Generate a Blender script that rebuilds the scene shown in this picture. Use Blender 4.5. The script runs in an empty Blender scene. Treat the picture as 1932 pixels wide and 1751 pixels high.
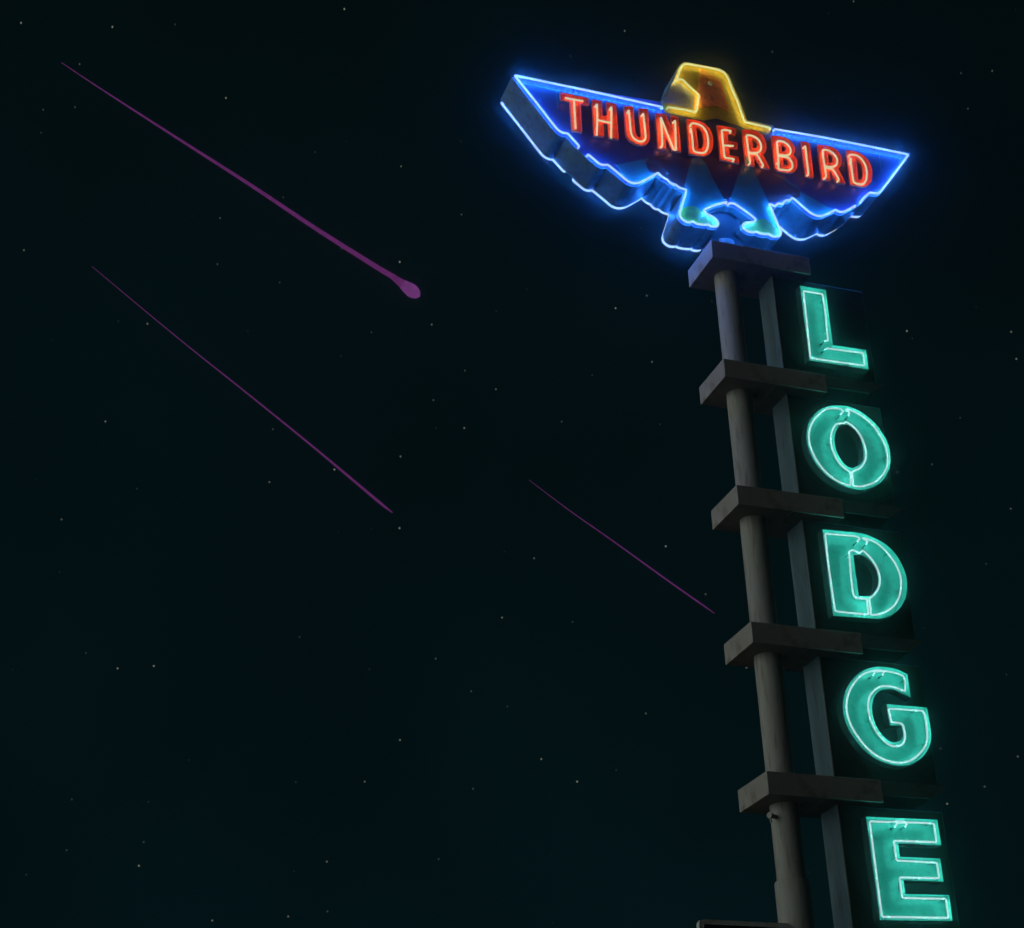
import bpy, bmesh, math, random
from mathutils import Vector, Matrix
random.seed(7)
C = bpy.context.scene.collection
DATA = {
    'blue': [[(-0.739, 14.559), (-1.683, 14.576), (-2.568, 14.58), (-2.308, 14.228), (-2.088, 13.925), (-2.023, 13.881), (-1.955, 13.884), (-1.827, 13.736)],
     [(-1.717, 13.634), (-1.662, 13.591), (-1.59, 13.534), (-1.545, 13.526), (-1.487, 13.543), (-1.44, 13.509), (-1.325, 13.417), (-1.253, 13.362), (-1.178, 13.349), (-1.099, 13.378), (-1.002, 13.452), (-0.867, 13.564), (-0.827, 13.525), (-0.79, 13.503), (-0.758, 13.495), (-0.735, 13.463), (-0.704, 13.44), (-0.658, 13.443), (-0.622, 13.414), (-0.577, 13.401), (-0.529, 13.396), (-0.544, 13.326), (-0.597, 13.168), (-0.64, 13.042), (-0.632, 12.985), (-0.596, 12.949), (-0.559, 12.935), (-0.513, 12.94), (-0.485, 12.961), (-0.442, 12.937), (-0.377, 12.939), (-0.325, 12.944), (-0.297, 12.96), (-0.267, 12.937), (-0.208, 12.942), (-0.173, 12.964), (-0.163, 13.002), (-0.185, 13.049), (-0.234, 13.083), (-0.297, 13.106), (-0.331, 13.133), (-0.311, 13.167), (-0.192, 13.246), (-0.095, 13.296), (-0.026, 13.33)],
     [(0.013, 13.319), (0.067, 13.326), (0.142, 13.287), (0.242, 13.226), (0.328, 13.158), (0.311, 13.122), (0.255, 13.099), (0.186, 13.074), (0.149, 13.037), (0.152, 13.001), (0.189, 12.972), (0.227, 12.958), (0.28, 12.961), (0.316, 12.983), (0.36, 12.963), (0.427, 12.966), (0.475, 12.982), (0.519, 12.955), (0.573, 12.962), (0.616, 12.985), (0.639, 13.034), (0.633, 13.077), (0.608, 13.146), (0.569, 13.28), (0.529, 13.418), (0.561, 13.416), (0.597, 13.399), (0.648, 13.451), (0.708, 13.456), (0.753, 13.515), (0.815, 13.537), (0.843, 13.576), (0.885, 13.552), (0.981, 13.471), (1.063, 13.405), (1.136, 13.379), (1.213, 13.39), (1.295, 13.437), (1.414, 13.521), (1.458, 13.504), (1.504, 13.506), (1.605, 13.573), (1.693, 13.642)],
     [(1.791, 13.731), (1.858, 13.818), (1.927, 13.885), (1.978, 13.887), (2.042, 13.898), (2.089, 13.946), (2.339, 14.279), (2.571, 14.604), (2.069, 14.606), (1.434, 14.6), (0.964, 14.583), (0.74, 14.574)]],
    'yellow': [[(0.676, 14.578), (0.351, 14.587), (0.329, 14.619), (0.278, 14.865), (0.225, 15.042), (0.194, 15.19), (0.165, 15.255), (0.129, 15.306), (0.079, 15.323), (-0.073, 15.327), (-0.277, 15.317), (-0.338, 15.318), (-0.39, 15.297), (-0.429, 15.255), (-0.46, 15.181), (-0.5, 15.058)],
     [(-0.535, 15.003), (-0.482, 15.043), (-0.431, 15.049), (-0.385, 14.998), (-0.311, 14.928), (-0.237, 14.858), (-0.264, 14.734), (-0.296, 14.592), (-0.342, 14.585), (-0.46, 14.588), (-0.654, 14.576)]],
    'headout': [(0.737, 14.656), (0.394, 14.652), (0.332, 14.938), (0.278, 15.109), (0.252, 15.253), (0.218, 15.329), (0.172, 15.384), (0.117, 15.398), (-0.046, 15.401), (-0.251, 15.391), (-0.312, 15.388), (-0.375, 15.366), (-0.429, 15.316), (-0.466, 15.241), (-0.538, 15.032), (-0.649, 14.828), (-0.728, 14.663)],
    'yellowp': [(-0.468, 15.216), (-0.374, 15.372), (0.117, 15.398), (0.218, 15.329), (0.278, 15.109), (0.332, 14.938), (0.394, 14.652), (0.737, 14.656), (0.683, 14.538), (0.366, 14.528), (0.257, 14.555), (0.117, 14.569), (-0.011, 14.597), (-0.178, 14.525), (-0.358, 14.517), (-0.693, 14.527), (-0.728, 14.663), (-0.538, 15.032)],
    'beak': [(-0.54, 15.014), (-0.505, 15.011), (-0.433, 15.032), (-0.282, 14.871), (-0.31, 14.665), (-0.716, 14.666)],
    'orange': [(-0.17, 15.325), (-0.125, 15.321), (0.103, 15.201), (0.169, 14.733), (0.003, 14.793), (-0.248, 14.682), (-0.303, 14.667), (-0.276, 14.861), (-0.224, 15.015)],
    'redp': [(-0.173, 15.189), (0.087, 15.188), (0.163, 14.743), (0.004, 14.802), (-0.19, 14.717), (-0.201, 14.926)],
    'eye': [(-0.05, 15.112)],
    'darkc': [[(-0.995, 13.723), (-0.845, 13.801), (-0.389, 13.904), (-0.419, 13.867), (-0.51, 13.5), (-0.535, 13.442), (-0.735, 13.54), (-0.823, 13.581), (-0.94, 13.585), (-0.986, 13.657)],
     [(-0.306, 13.946), (0.313, 14.077), (0.244, 13.938), (0.044, 13.425), (0.006, 13.379), (-0.031, 13.401), (-0.22, 13.866)],
     [(0.316, 14.109), (0.616, 13.975), (0.986, 13.732), (0.978, 13.647), (0.873, 13.594), (0.573, 13.477), (0.542, 13.501), (0.413, 13.868)]],
    'lowwing': [[(-1.356, 13.596), (-0.944, 13.783), (-0.987, 13.719), (-0.986, 13.639), (-0.848, 13.616), (-0.98, 13.498), (-1.078, 13.424), (-1.157, 13.393), (-1.232, 13.408), (-1.304, 13.463)],
     [(0.664, 13.925), (0.839, 13.861), (1.005, 13.727), (1.338, 13.578), (1.428, 13.563), (1.325, 13.483), (1.243, 13.441), (1.166, 13.433), (1.093, 13.46), (1.011, 13.526), (0.97, 13.568)]],
    'feet': [[(-0.586, 13.143), (-0.504, 13.19), (-0.438, 13.207), (-0.387, 13.192), (-0.326, 13.139), (-0.261, 13.13), (-0.198, 13.107), (-0.149, 13.073), (-0.136, 13.002), (-0.16, 12.961), (-0.2, 12.953), (-0.263, 12.969), (-0.304, 12.953), (-0.422, 12.943), (-0.471, 12.97), (-0.525, 12.944), (-0.589, 12.96), (-0.63, 13.002), (-0.623, 13.091)],
     [(0.177, 13.037), (0.155, 13.077), (0.213, 13.125), (0.336, 13.158), (0.379, 13.185), (0.462, 13.207), (0.514, 13.195), (0.61, 13.096), (0.676, 13.08), (0.654, 13.009), (0.596, 12.968), (0.528, 12.961), (0.49, 12.983), (0.382, 12.969), (0.331, 12.988), (0.25, 12.971)]],
    'legs': [[(-0.389, 13.904), (-0.306, 13.946), (-0.22, 13.866), (-0.136, 13.626), (-0.032, 13.394), (-0.015, 13.364), (-0.182, 13.272), (-0.287, 13.203), (-0.308, 13.169), (-0.326, 13.139), (-0.387, 13.192), (-0.438, 13.207), (-0.504, 13.19), (-0.58, 13.145), (-0.582, 13.195), (-0.521, 13.378), (-0.506, 13.438), (-0.535, 13.442), (-0.477, 13.657)],
     [(0.316, 14.109), (0.413, 13.868), (0.545, 13.471), (0.578, 13.403), (0.625, 13.218), (0.654, 13.12), (0.636, 13.087), (0.61, 13.096), (0.514, 13.195), (0.462, 13.207), (0.376, 13.184), (0.354, 13.195), (0.267, 13.263), (0.167, 13.324), (0.053, 13.379), (0.043, 13.409), (0.244, 13.938)]],
    'red': [{'ch': 'T', 'out': [(-2.007, 14.472), (-1.671, 14.473), (-1.669, 14.38), (-1.771, 14.376), (-1.775, 13.952), (-1.889, 13.95), (-1.897, 14.373), (-2.007, 14.375)], 'inn': [], 'tub': [[(-1.961, 14.387), (-1.87, 14.389), (-1.748, 14.396)],
     [(-1.857, 14.381), (-1.858, 14.243), (-1.858, 13.967)]]},
     {'ch': 'H', 'out': [(-1.617, 14.462), (-1.504, 14.467), (-1.508, 14.255), (-1.443, 14.256), (-1.439, 14.467), (-1.325, 14.462), (-1.325, 13.951), (-1.439, 13.949), (-1.44, 14.156), (-1.505, 14.159), (-1.507, 13.954), (-1.621, 13.94)], 'inn': [], 'tub': [[(-1.599, 14.341), (-1.572, 14.392), (-1.583, 14.148), (-1.602, 13.932)],
     [(-1.422, 14.343), (-1.391, 14.395), (-1.41, 14.156), (-1.424, 13.931)],
     [(-1.579, 14.156), (-1.505, 14.154), (-1.41, 14.152)]]},
     {'ch': 'U', 'out': [(-1.216, 14.465), (-1.108, 14.483), (-1.109, 14.117), (-1.093, 14.049), (-1.06, 14.028), (-1.034, 14.054), (-1.032, 14.135), (-1.032, 14.472), (-0.92, 14.487), (-0.927, 14.111), (-0.937, 14.029), (-0.975, 13.968), (-1.032, 13.939), (-1.107, 13.941), (-1.18, 13.972), (-1.217, 14.036), (-1.224, 14.123)], 'inn': [], 'tub': [[(-1.202, 14.347), (-1.175, 14.398), (-1.173, 14.228), (-1.17, 14.068), (-1.147, 14.001), (-1.095, 13.965), (-1.04, 13.966), (-0.996, 14.012), (-0.988, 14.078), (-0.992, 14.255), (-0.992, 14.393), (-1.023, 14.345)]]},
     {'ch': 'N', 'out': [(-0.819, 14.451), (-0.699, 14.469), (-0.617, 14.237), (-0.624, 14.461), (-0.538, 14.461), (-0.544, 13.953), (-0.65, 13.951), (-0.729, 14.175), (-0.735, 13.95), (-0.828, 13.944)], 'inn': [], 'tub': [[(-0.81, 13.932), (-0.787, 13.966), (-0.776, 14.145), (-0.772, 14.39), (-0.709, 14.161), (-0.644, 13.942), (-0.616, 13.941), (-0.606, 14.104), (-0.59, 14.384), (-0.625, 14.335)]]},
     {'ch': 'D', 'out': [(-0.422, 14.459), (-0.294, 14.465), (-0.203, 14.449), (-0.139, 14.378), (-0.11, 14.27), (-0.117, 14.154), (-0.148, 14.049), (-0.211, 13.979), (-0.284, 13.95), (-0.431, 13.949)], 'inn': [[(-0.316, 14.377), (-0.261, 14.357), (-0.231, 14.299), (-0.227, 14.194), (-0.242, 14.101), (-0.275, 14.053), (-0.314, 14.044)]], 'tub': [[(-0.408, 14.337), (-0.375, 14.394), (-0.304, 14.398), (-0.242, 14.376), (-0.198, 14.312), (-0.184, 14.201), (-0.198, 14.084), (-0.234, 14.003), (-0.293, 13.97), (-0.377, 13.971), (-0.391, 14.008), (-0.389, 14.186), (-0.396, 14.315), (-0.408, 14.255)]]},
     {'ch': 'E', 'out': [(-0.025, 14.462), (0.213, 14.46), (0.203, 14.384), (0.087, 14.385), (0.088, 14.25), (0.209, 14.253), (0.203, 14.166), (0.086, 14.16), (0.088, 14.038), (0.202, 14.039), (0.2, 13.95), (-0.034, 13.95)], 'inn': [], 'tub': [[(0.116, 14.361), (0.13, 14.397), (0.066, 14.394), (0.01, 14.377), (0.007, 14.229), (0.007, 13.977), (0.038, 13.972), (0.131, 13.977), (0.105, 13.935)],
     [(0.013, 14.153), (0.136, 14.173)]]},
     {'ch': 'R', 'out': [(0.302, 14.468), (0.429, 14.492), (0.509, 14.484), (0.562, 14.437), (0.591, 14.357), (0.592, 14.278), (0.568, 14.2), (0.525, 14.157), (0.604, 13.959), (0.491, 13.95), (0.423, 14.112), (0.405, 14.111), (0.402, 13.953), (0.291, 13.952)], 'inn': [[(0.411, 14.375), (0.456, 14.366), (0.486, 14.327), (0.483, 14.273), (0.464, 14.229), (0.405, 14.213)]], 'tub': [[(0.315, 13.936), (0.336, 13.973), (0.334, 14.116), (0.332, 14.365), (0.348, 14.385), (0.4, 14.387), (0.457, 14.374), (0.498, 14.331), (0.514, 14.268), (0.505, 14.207), (0.474, 14.161), (0.431, 14.138), (0.343, 14.121)],
     [(0.347, 14.109), (0.429, 14.121), (0.45, 14.103), (0.503, 13.985), (0.503, 13.956), (0.486, 13.936)]]},
     {'ch': 'B', 'out': [(0.691, 14.467), (0.783, 14.481), (0.876, 14.476), (0.947, 14.433), (0.976, 14.353), (0.969, 14.291), (0.942, 14.239), (0.982, 14.182), (0.984, 14.11), (0.957, 14.026), (0.903, 13.971), (0.832, 13.956), (0.699, 13.955), (0.68, 13.99)], 'inn': [[(0.797, 14.372), (0.844, 14.356), (0.866, 14.314), (0.846, 14.27), (0.794, 14.252)],
     [(0.796, 14.167), (0.856, 14.154), (0.877, 14.113), (0.865, 14.064), (0.793, 14.042)]], 'tub': [[(0.69, 14.033), (0.709, 14.05), (0.713, 13.957), (0.78, 13.962), (0.845, 13.973), (0.894, 14.02), (0.904, 14.081), (0.883, 14.142), (0.857, 14.169), (0.739, 14.159)],
     [(0.708, 13.966), (0.721, 14.099), (0.734, 14.365), (0.761, 14.394), (0.819, 14.395), (0.879, 14.359), (0.907, 14.299), (0.898, 14.244), (0.86, 14.199), (0.741, 14.175)]]},
     {'ch': 'I', 'out': [(1.089, 14.479), (1.197, 14.47), (1.181, 13.954), (1.081, 13.949)], 'inn': [], 'tub': [[(1.081, 14.352), (1.116, 14.396), (1.115, 14.32), (1.109, 14.153), (1.108, 14.002), (1.096, 13.96), (1.076, 13.94)]]},
     {'ch': 'R', 'out': [(1.309, 14.471), (1.415, 14.485), (1.51, 14.477), (1.575, 14.428), (1.606, 14.348), (1.596, 14.272), (1.569, 14.207), (1.534, 14.169), (1.612, 13.959), (1.499, 13.954), (1.424, 14.125), (1.41, 14.128), (1.405, 13.963), (1.299, 13.959)], 'inn': [[(1.422, 14.38), (1.466, 14.373), (1.497, 14.337), (1.488, 14.268), (1.466, 14.237), (1.418, 14.216)]], 'tub': [[(1.307, 13.94), (1.343, 13.987), (1.345, 14.093), (1.343, 14.304), (1.351, 14.385), (1.391, 14.401), (1.45, 14.395), (1.504, 14.353), (1.532, 14.293), (1.518, 14.217), (1.473, 14.167), (1.417, 14.148), (1.352, 14.147)],
     [(1.354, 14.121), (1.444, 14.128), (1.473, 14.081), (1.509, 13.997), (1.512, 13.972), (1.484, 13.939)]]},
     {'ch': 'D', 'out': [(1.699, 14.476), (1.806, 14.487), (1.893, 14.466), (1.969, 14.403), (2.009, 14.304), (2.009, 14.204), (1.983, 14.093), (1.936, 14.016), (1.857, 13.969), (1.683, 13.961)], 'inn': [[(1.813, 14.388), (1.849, 14.369), (1.883, 14.31), (1.891, 14.225), (1.879, 14.136), (1.856, 14.085), (1.828, 14.059), (1.795, 14.055)]], 'tub': [[(1.694, 14.363), (1.726, 14.404), (1.782, 14.413), (1.841, 14.403), (1.893, 14.347), (1.922, 14.261), (1.919, 14.153), (1.892, 14.055), (1.853, 13.994), (1.797, 13.971), (1.738, 13.975), (1.714, 13.996), (1.714, 14.148), (1.723, 14.356), (1.696, 14.25)]]}],
    'teal': [{'ch': 'L', 'out': [(0.77, 12.289), (1.096, 12.291), (1.088, 11.551), (1.507, 11.556), (1.507, 11.302), (0.764, 11.296)], 'inn': [], 'tub': [[(0.993, 11.488), (1.032, 11.507), (1.48, 11.523), (1.474, 11.354), (0.792, 11.34), (0.816, 12.24), (1.06, 12.241), (1.063, 12.019), (1.046, 11.612), (0.999, 11.599)]]},
     {'ch': 'O', 'out': [(1.011, 10.754), (1.154, 10.767), (1.286, 10.739), (1.399, 10.676), (1.5, 10.582), (1.57, 10.462), (1.612, 10.331), (1.61, 10.188), (1.576, 10.055), (1.495, 9.924), (1.387, 9.822), (1.265, 9.766), (1.156, 9.741), (1.013, 9.751), (0.882, 9.799), (0.762, 9.881), (0.666, 9.999), (0.614, 10.131), (0.599, 10.269), (0.622, 10.401), (0.681, 10.525), (0.782, 10.643), (0.892, 10.715)], 'inn': [[(1.088, 10.529), (1.136, 10.536), (1.215, 10.484), (1.269, 10.389), (1.287, 10.283), (1.279, 10.181), (1.254, 10.097), (1.198, 10.035), (1.119, 9.991), (1.061, 10.002), (1.008, 10.048), (0.955, 10.147), (0.938, 10.266), (0.957, 10.377), (1.007, 10.479), (1.052, 10.517)]], 'tub': [[(1.076, 10.664), (1.115, 10.708), (1.086, 10.736), (1.004, 10.729), (0.906, 10.703), (0.795, 10.614), (0.699, 10.49), (0.649, 10.354), (0.64, 10.231), (0.665, 10.122), (0.716, 10.009), (0.8, 9.902), (0.908, 9.825), (1.021, 9.788), (1.073, 9.785), (1.089, 9.87), (1.093, 9.95), (1.012, 10.005), (0.955, 10.077), (0.917, 10.185), (0.905, 10.291), (0.926, 10.402), (0.972, 10.491), (1.004, 10.53), (1.08, 10.552)],
     [(1.176, 10.662), (1.189, 10.702), (1.147, 10.741), (1.194, 10.738), (1.272, 10.719), (1.373, 10.662), (1.463, 10.586), (1.535, 10.473), (1.583, 10.343), (1.591, 10.215), (1.565, 10.09), (1.493, 9.972), (1.407, 9.887), (1.304, 9.827), (1.193, 9.788), (1.109, 9.783), (1.112, 9.873), (1.117, 9.956), (1.226, 10.022), (1.292, 10.105), (1.322, 10.196), (1.325, 10.285), (1.305, 10.384), (1.264, 10.473), (1.2, 10.542), (1.131, 10.576), (1.094, 10.55)]]},
     {'ch': 'D', 'out': [(0.65, 9.197), (1.123, 9.209), (1.242, 9.18), (1.366, 9.128), (1.464, 9.046), (1.541, 8.922), (1.577, 8.799), (1.573, 8.667), (1.543, 8.545), (1.485, 8.441), (1.404, 8.354), (1.291, 8.284), (1.171, 8.245), (0.648, 8.222)], 'inn': [[(0.976, 8.947), (1.087, 8.96), (1.15, 8.928), (1.202, 8.861), (1.238, 8.786), (1.242, 8.694), (1.217, 8.6), (1.158, 8.522), (1.106, 8.486), (0.976, 8.475)]], 'tub': [[(1.061, 9.116), (1.098, 9.157), (1.06, 9.177), (0.854, 9.17), (0.687, 9.163), (0.678, 8.866), (0.681, 8.54), (0.686, 8.281), (0.865, 8.281), (1.07, 8.286), (1.075, 8.371), (1.078, 8.459), (0.957, 8.461), (0.927, 8.484), (0.923, 8.594), (0.944, 8.988), (0.994, 9.007), (1.072, 8.98)],
     [(1.168, 9.099), (1.184, 9.134), (1.127, 9.168), (1.248, 9.149), (1.343, 9.093), (1.426, 9.003), (1.486, 8.903), (1.522, 8.781), (1.511, 8.648), (1.468, 8.525), (1.398, 8.426), (1.298, 8.35), (1.189, 8.3), (1.1, 8.285), (1.105, 8.374), (1.106, 8.465), (1.168, 8.517), (1.225, 8.582), (1.26, 8.658), (1.272, 8.739), (1.255, 8.829), (1.213, 8.917), (1.155, 8.983), (1.113, 9.022), (1.081, 8.995)]]},
     {'ch': 'G', 'out': [(1.1, 7.707), (1.212, 7.709), (1.315, 7.696), (1.417, 7.657), (1.416, 7.406), (1.364, 7.433), (1.265, 7.47), (1.176, 7.478), (1.083, 7.456), (1.021, 7.409), (0.977, 7.347), (0.949, 7.249), (0.952, 7.135), (0.991, 7.025), (1.048, 6.954), (1.104, 6.918), (1.165, 6.913), (1.23, 6.937), (1.264, 6.997), (1.262, 7.095), (1.13, 7.09), (1.126, 7.309), (1.586, 7.314), (1.591, 7.112), (1.581, 6.991), (1.531, 6.88), (1.446, 6.785), (1.331, 6.714), (1.209, 6.677), (1.101, 6.678), (0.957, 6.711), (0.832, 6.781), (0.727, 6.891), (0.651, 7.022), (0.621, 7.145), (0.629, 7.272), (0.678, 7.41), (0.772, 7.541), (0.889, 7.636), (1.0, 7.686)], 'inn': [], 'tub': [[(1.027, 7.613), (1.051, 7.658), (1.154, 7.673), (1.217, 7.674), (1.32, 7.661), (1.383, 7.637), (1.391, 7.579), (1.372, 7.479), (1.334, 7.486), (1.261, 7.508), (1.171, 7.513), (1.086, 7.499), (1.009, 7.447), (0.95, 7.377), (0.919, 7.278), (0.921, 7.177), (0.946, 7.071), (0.995, 6.987), (1.054, 6.923), (1.116, 6.884), (1.198, 6.884), (1.257, 6.914), (1.291, 6.973), (1.298, 7.037), (1.291, 7.106), (1.264, 7.13), (1.161, 7.13), (1.151, 7.27), (1.259, 7.276), (1.539, 7.283), (1.561, 7.244), (1.56, 7.071), (1.545, 6.981), (1.503, 6.896), (1.412, 6.807), (1.312, 6.743), (1.205, 6.713), (1.103, 6.715), (0.986, 6.743), (0.862, 6.82), (0.769, 6.925), (0.699, 7.051), (0.671, 7.168), (0.677, 7.283), (0.722, 7.408), (0.807, 7.525), (0.894, 7.604), (0.998, 7.654), (1.113, 7.68), (1.16, 7.668), (1.136, 7.627)]]},
     {'ch': 'E', 'out': [(0.72, 6.132), (1.509, 6.151), (1.511, 5.903), (1.031, 5.892), (1.032, 5.76), (1.476, 5.767), (1.475, 5.546), (1.033, 5.536), (1.037, 5.403), (1.512, 5.417), (1.51, 5.174), (0.726, 5.148)], 'inn': [], 'tub': [[(1.034, 6.057), (1.067, 6.099), (1.231, 6.114), (1.477, 6.118), (1.475, 5.933), (1.237, 5.926), (1.002, 5.92), (1.001, 5.727), (1.169, 5.729), (1.444, 5.731), (1.445, 5.581), (1.216, 5.572), (1.008, 5.566), (1.006, 5.371), (1.184, 5.375), (1.484, 5.386), (1.482, 5.204), (1.154, 5.193), (0.759, 5.182), (0.763, 6.094), (0.935, 6.1), (1.143, 6.12), (1.17, 6.098), (1.149, 6.064)]]}],
    'seams': [[(-2.54, 14.521), (-1.265, 14.529)],
     [(-1.265, 14.529), (-0.739, 14.525)],
     [(0.729, 14.492), (2.481, 14.556)],
     [(-2.048, 14.523), (-2.043, 14.241)],
     [(2.18, 14.542), (2.164, 14.273)],
     [(-1.356, 13.596), (-0.943, 13.792)],
     [(0.665, 13.934), (1.003, 13.769)]],
    'cam': {'f': 3177.045612, 'loc': (-7.742536, -14.231101, 1.6), 'm': [(0.946876, -0.320177, -0.030198), (-0.1255, -0.45433, 0.881949), (0.2961, 0.831307, 0.470376)]},
    'z': (12.691, 11.121, 9.581, 8.046, 6.504),
    'met': [[(-2.92, 290.27, 260.94, 0.076), (5.51, 292.54, 257.95, 0.151), (23.27, 296.59, 251.46, 0.302), (42.47, 300.1, 243.83, 0.453), (58.75, 302.64, 236.49, 0.554), (72.96, 304.09, 229.98, 0.68), (77.15, 304.35, 228.1, 0.755), (78.76, 304.56, 227.19, 0.932), (80.09, 304.69, 226.48, 1.259), (81.16, 304.83, 225.87, 1.637), (82.1, 304.93, 225.36, 1.863), (82.77, 305.02, 224.95, 1.813), (83.37, 305.08, 224.62, 1.536), (83.84, 305.14, 224.35, 1.133), (84.15, 305.17, 224.17, 0.655), (84.31, 305.19, 224.08, 0.151)],
     [(9.74, 316.59, 225.77, 0.063), (30.18, 322.42, 214.27, 0.126), (48.77, 326.41, 203.51, 0.201), (62.83, 328.83, 194.81, 0.252), (71.55, 330.11, 189.06, 0.302), (81.6, 331.34, 182.16, 0.378), (84.93, 331.62, 179.93, 0.151)],
     [(114.97, 318.69, 186.28, 0.05), (124.95, 318.61, 179.39, 0.113), (135.43, 317.97, 172.32, 0.164), (148.3, 316.8, 163.06, 0.214), (156.08, 315.76, 157.37, 0.214), (158.84, 315.35, 155.3, 0.076)]]}
R = math.radians

# ------------------------------------------------------------------ helpers
def V3(p, y): return Vector((p[0], y, p[1]))

def tag(o, label=None, cat=None, group=None, kind=None):
    for k, v in (('label', label), ('category', cat), ('group', group), ('kind', kind)):
        if v: o[k] = v
    return o

def wloc(o):
    p = Vector((0, 0, 0))
    while o is not None:
        p = p + o.location; o = o.parent
    return p

def empty(name, loc, label, cat, group=None):
    o = bpy.data.objects.new(name, None); C.objects.link(o)
    o.location = loc; o.empty_display_size = .1
    return tag(o, label, cat, group)

def obj(name, bm, mat, parent=None, smooth=False, bevel=0, solid=0):
    off = wloc(parent) if parent else Vector((0, 0, 0))
    bmesh.ops.translate(bm, verts=bm.verts, vec=-off)
    bm.normal_update()
    me = bpy.data.meshes.new(name); bm.to_mesh(me); bm.free()
    me.materials.append(mat)
    if smooth:
        for p in me.polygons: p.use_smooth = True
    o = bpy.data.objects.new(name, me); C.objects.link(o)
    if parent: o.parent = parent
    if solid:
        s = o.modifiers.new('sheet', 'SOLIDIFY'); s.thickness = solid; s.offset = 0; s.use_even_offset = False
    if bevel:
        b = o.modifiers.new('edge', 'BEVEL'); b.width = bevel; b.segments = 2; b.limit_method = 'ANGLE'; b.angle_limit = R(40)
    return o

def box(bm, x0, x1, y0, y1, z0, z1):
    vs = [bm.verts.new((x, y, z)) for x in (x0, x1) for y in (y0, y1) for z in (z0, z1)]
    for f in ((0,1,3,2),(4,6,7,5),(0,4,5,1),(2,3,7,6),(0,2,6,4),(1,5,7,3)):
        bm.faces.new([vs[i] for i in f])

def cyl(bm, p0, p1, r0, r1=None, n=48, cap=True):
    r1 = r0 if r1 is None else r1
    p0, p1 = Vector(p0), Vector(p1); d = (p1-p0).normalized()
    a = d.orthogonal().normalized(); b = d.cross(a)
    A = []; B = []
    for i in range(n):
        t = 2*math.pi*i/n; u = a*math.cos(t)+b*math.sin(t)
        A.append(bm.verts.new(p0+u*r0)); B.append(bm.verts.new(p1+u*r1))
    for i in range(n):
        bm.faces.new((A[i], A[(i+1) % n], B[(i+1) % n], B[i]))
    if cap:
        bm.faces.new(A[::-1]); bm.faces.new(B)

def lathe(bm, x, y, prof, n=56):
    rings = []
    for r, z in prof:
        rings.append([bm.verts.new((x+r*math.cos(2*math.pi*i/n), y+r*math.sin(2*math.pi*i/n), z)) for i in range(n)])
    for a, b in zip(rings, rings[1:]):
        for i in range(n): bm.faces.new((a[i], a[(i+1) % n], b[(i+1) % n], b[i]))
    bm.faces.new(rings[0][::-1]); bm.faces.new(rings[-1])

def turn(a, b, c):
    u = (b[0]-a[0], b[1]-a[1]); w = (c[0]-b[0], c[1]-b[1])
    lu, lw = math.hypot(*u), math.hypot(*w)
    if lu < 1e-6 or lw < 1e-6: return 0
    return abs(math.atan2(u[0]*w[1]-u[1]*w[0], u[0]*w[0]+u[1]*w[1]))

def smooth2d(P, closed, ang=R(40), k=4, straight=None):
    """corner-aware Catmull-Rom: bends milder than ang become curves, sharper ones stay corners"""
    n = len(P); out = []
    corner = []
    for i in range(n):
        if not closed and i in (0, n-1): corner.append(True); continue
        corner.append(turn(P[i-1], P[i], P[(i+1) % n]) > ang)
    def tan(i):
        a, c = P[i-1], P[(i+1) % n]
        return ((c[0]-a[0])/2, (c[1]-a[1])/2)
    m = n if closed else n-1
    for i in range(m):
        j = (i+1) % n
        d = (P[j][0]-P[i][0], P[j][1]-P[i][1]); L = math.hypot(*d)
        t0 = d if corner[i] else tan(i); t1 = d if corner[j] else tan(j)
        def lim(t):
            l = math.hypot(*t)
            return t if l <= L or l == 0 else (t[0]*L/l, t[1]*L/l)
        t0, t1 = lim(t0), lim(t1)
        for s in range(k):
            u = s/k
            h0 = 2*u**3-3*u*u+1; h1 = u**3-2*u*u+u; h2 = -2*u**3+3*u*u; h3 = u**3-u*u
            out.append((h0*P[i][0]+h1*t0[0]+h2*P[j][0]+h3*t1[0], h0*P[i][1]+h1*t0[1]+h2*P[j][1]+h3*t1[1]))
    if not closed: out.append(tuple(P[-1]))
    return out

def fillet(P, rad=.022, closed=False):
    """round every real corner of a polyline the way bent glass is rounded"""
    n = len(P); out = []
    for i in range(n):
        if not closed and i in (0, n-1): out.append(P[i]); continue
        a, b, c = P[i-1], P[i], P[(i+1) % n]
        if turn(a, b, c) < R(25): out.append(b); continue
        la, lc = math.dist(a, b), math.dist(b, c)
        ra, rc = min(rad, la*.45), min(rad, lc*.45)
        p = (b[0]+(a[0]-b[0])*ra/la, b[1]+(a[1]-b[1])*ra/la)
        q = (b[0]+(c[0]-b[0])*rc/lc, b[1]+(c[1]-b[1])*rc/lc)
        for u in (0, .25, .5, .75, 1):
            out.append(((1-u)**2*p[0]+2*u*(1-u)*b[0]+u*u*q[0], (1-u)**2*p[1]+2*u*(1-u)*b[1]+u*u*q[1]))
    return out

def area(P): return sum(P[i-1][0]*P[i][1]-P[i][0]*P[i-1][1] for i in range(len(P)))/2

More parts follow.
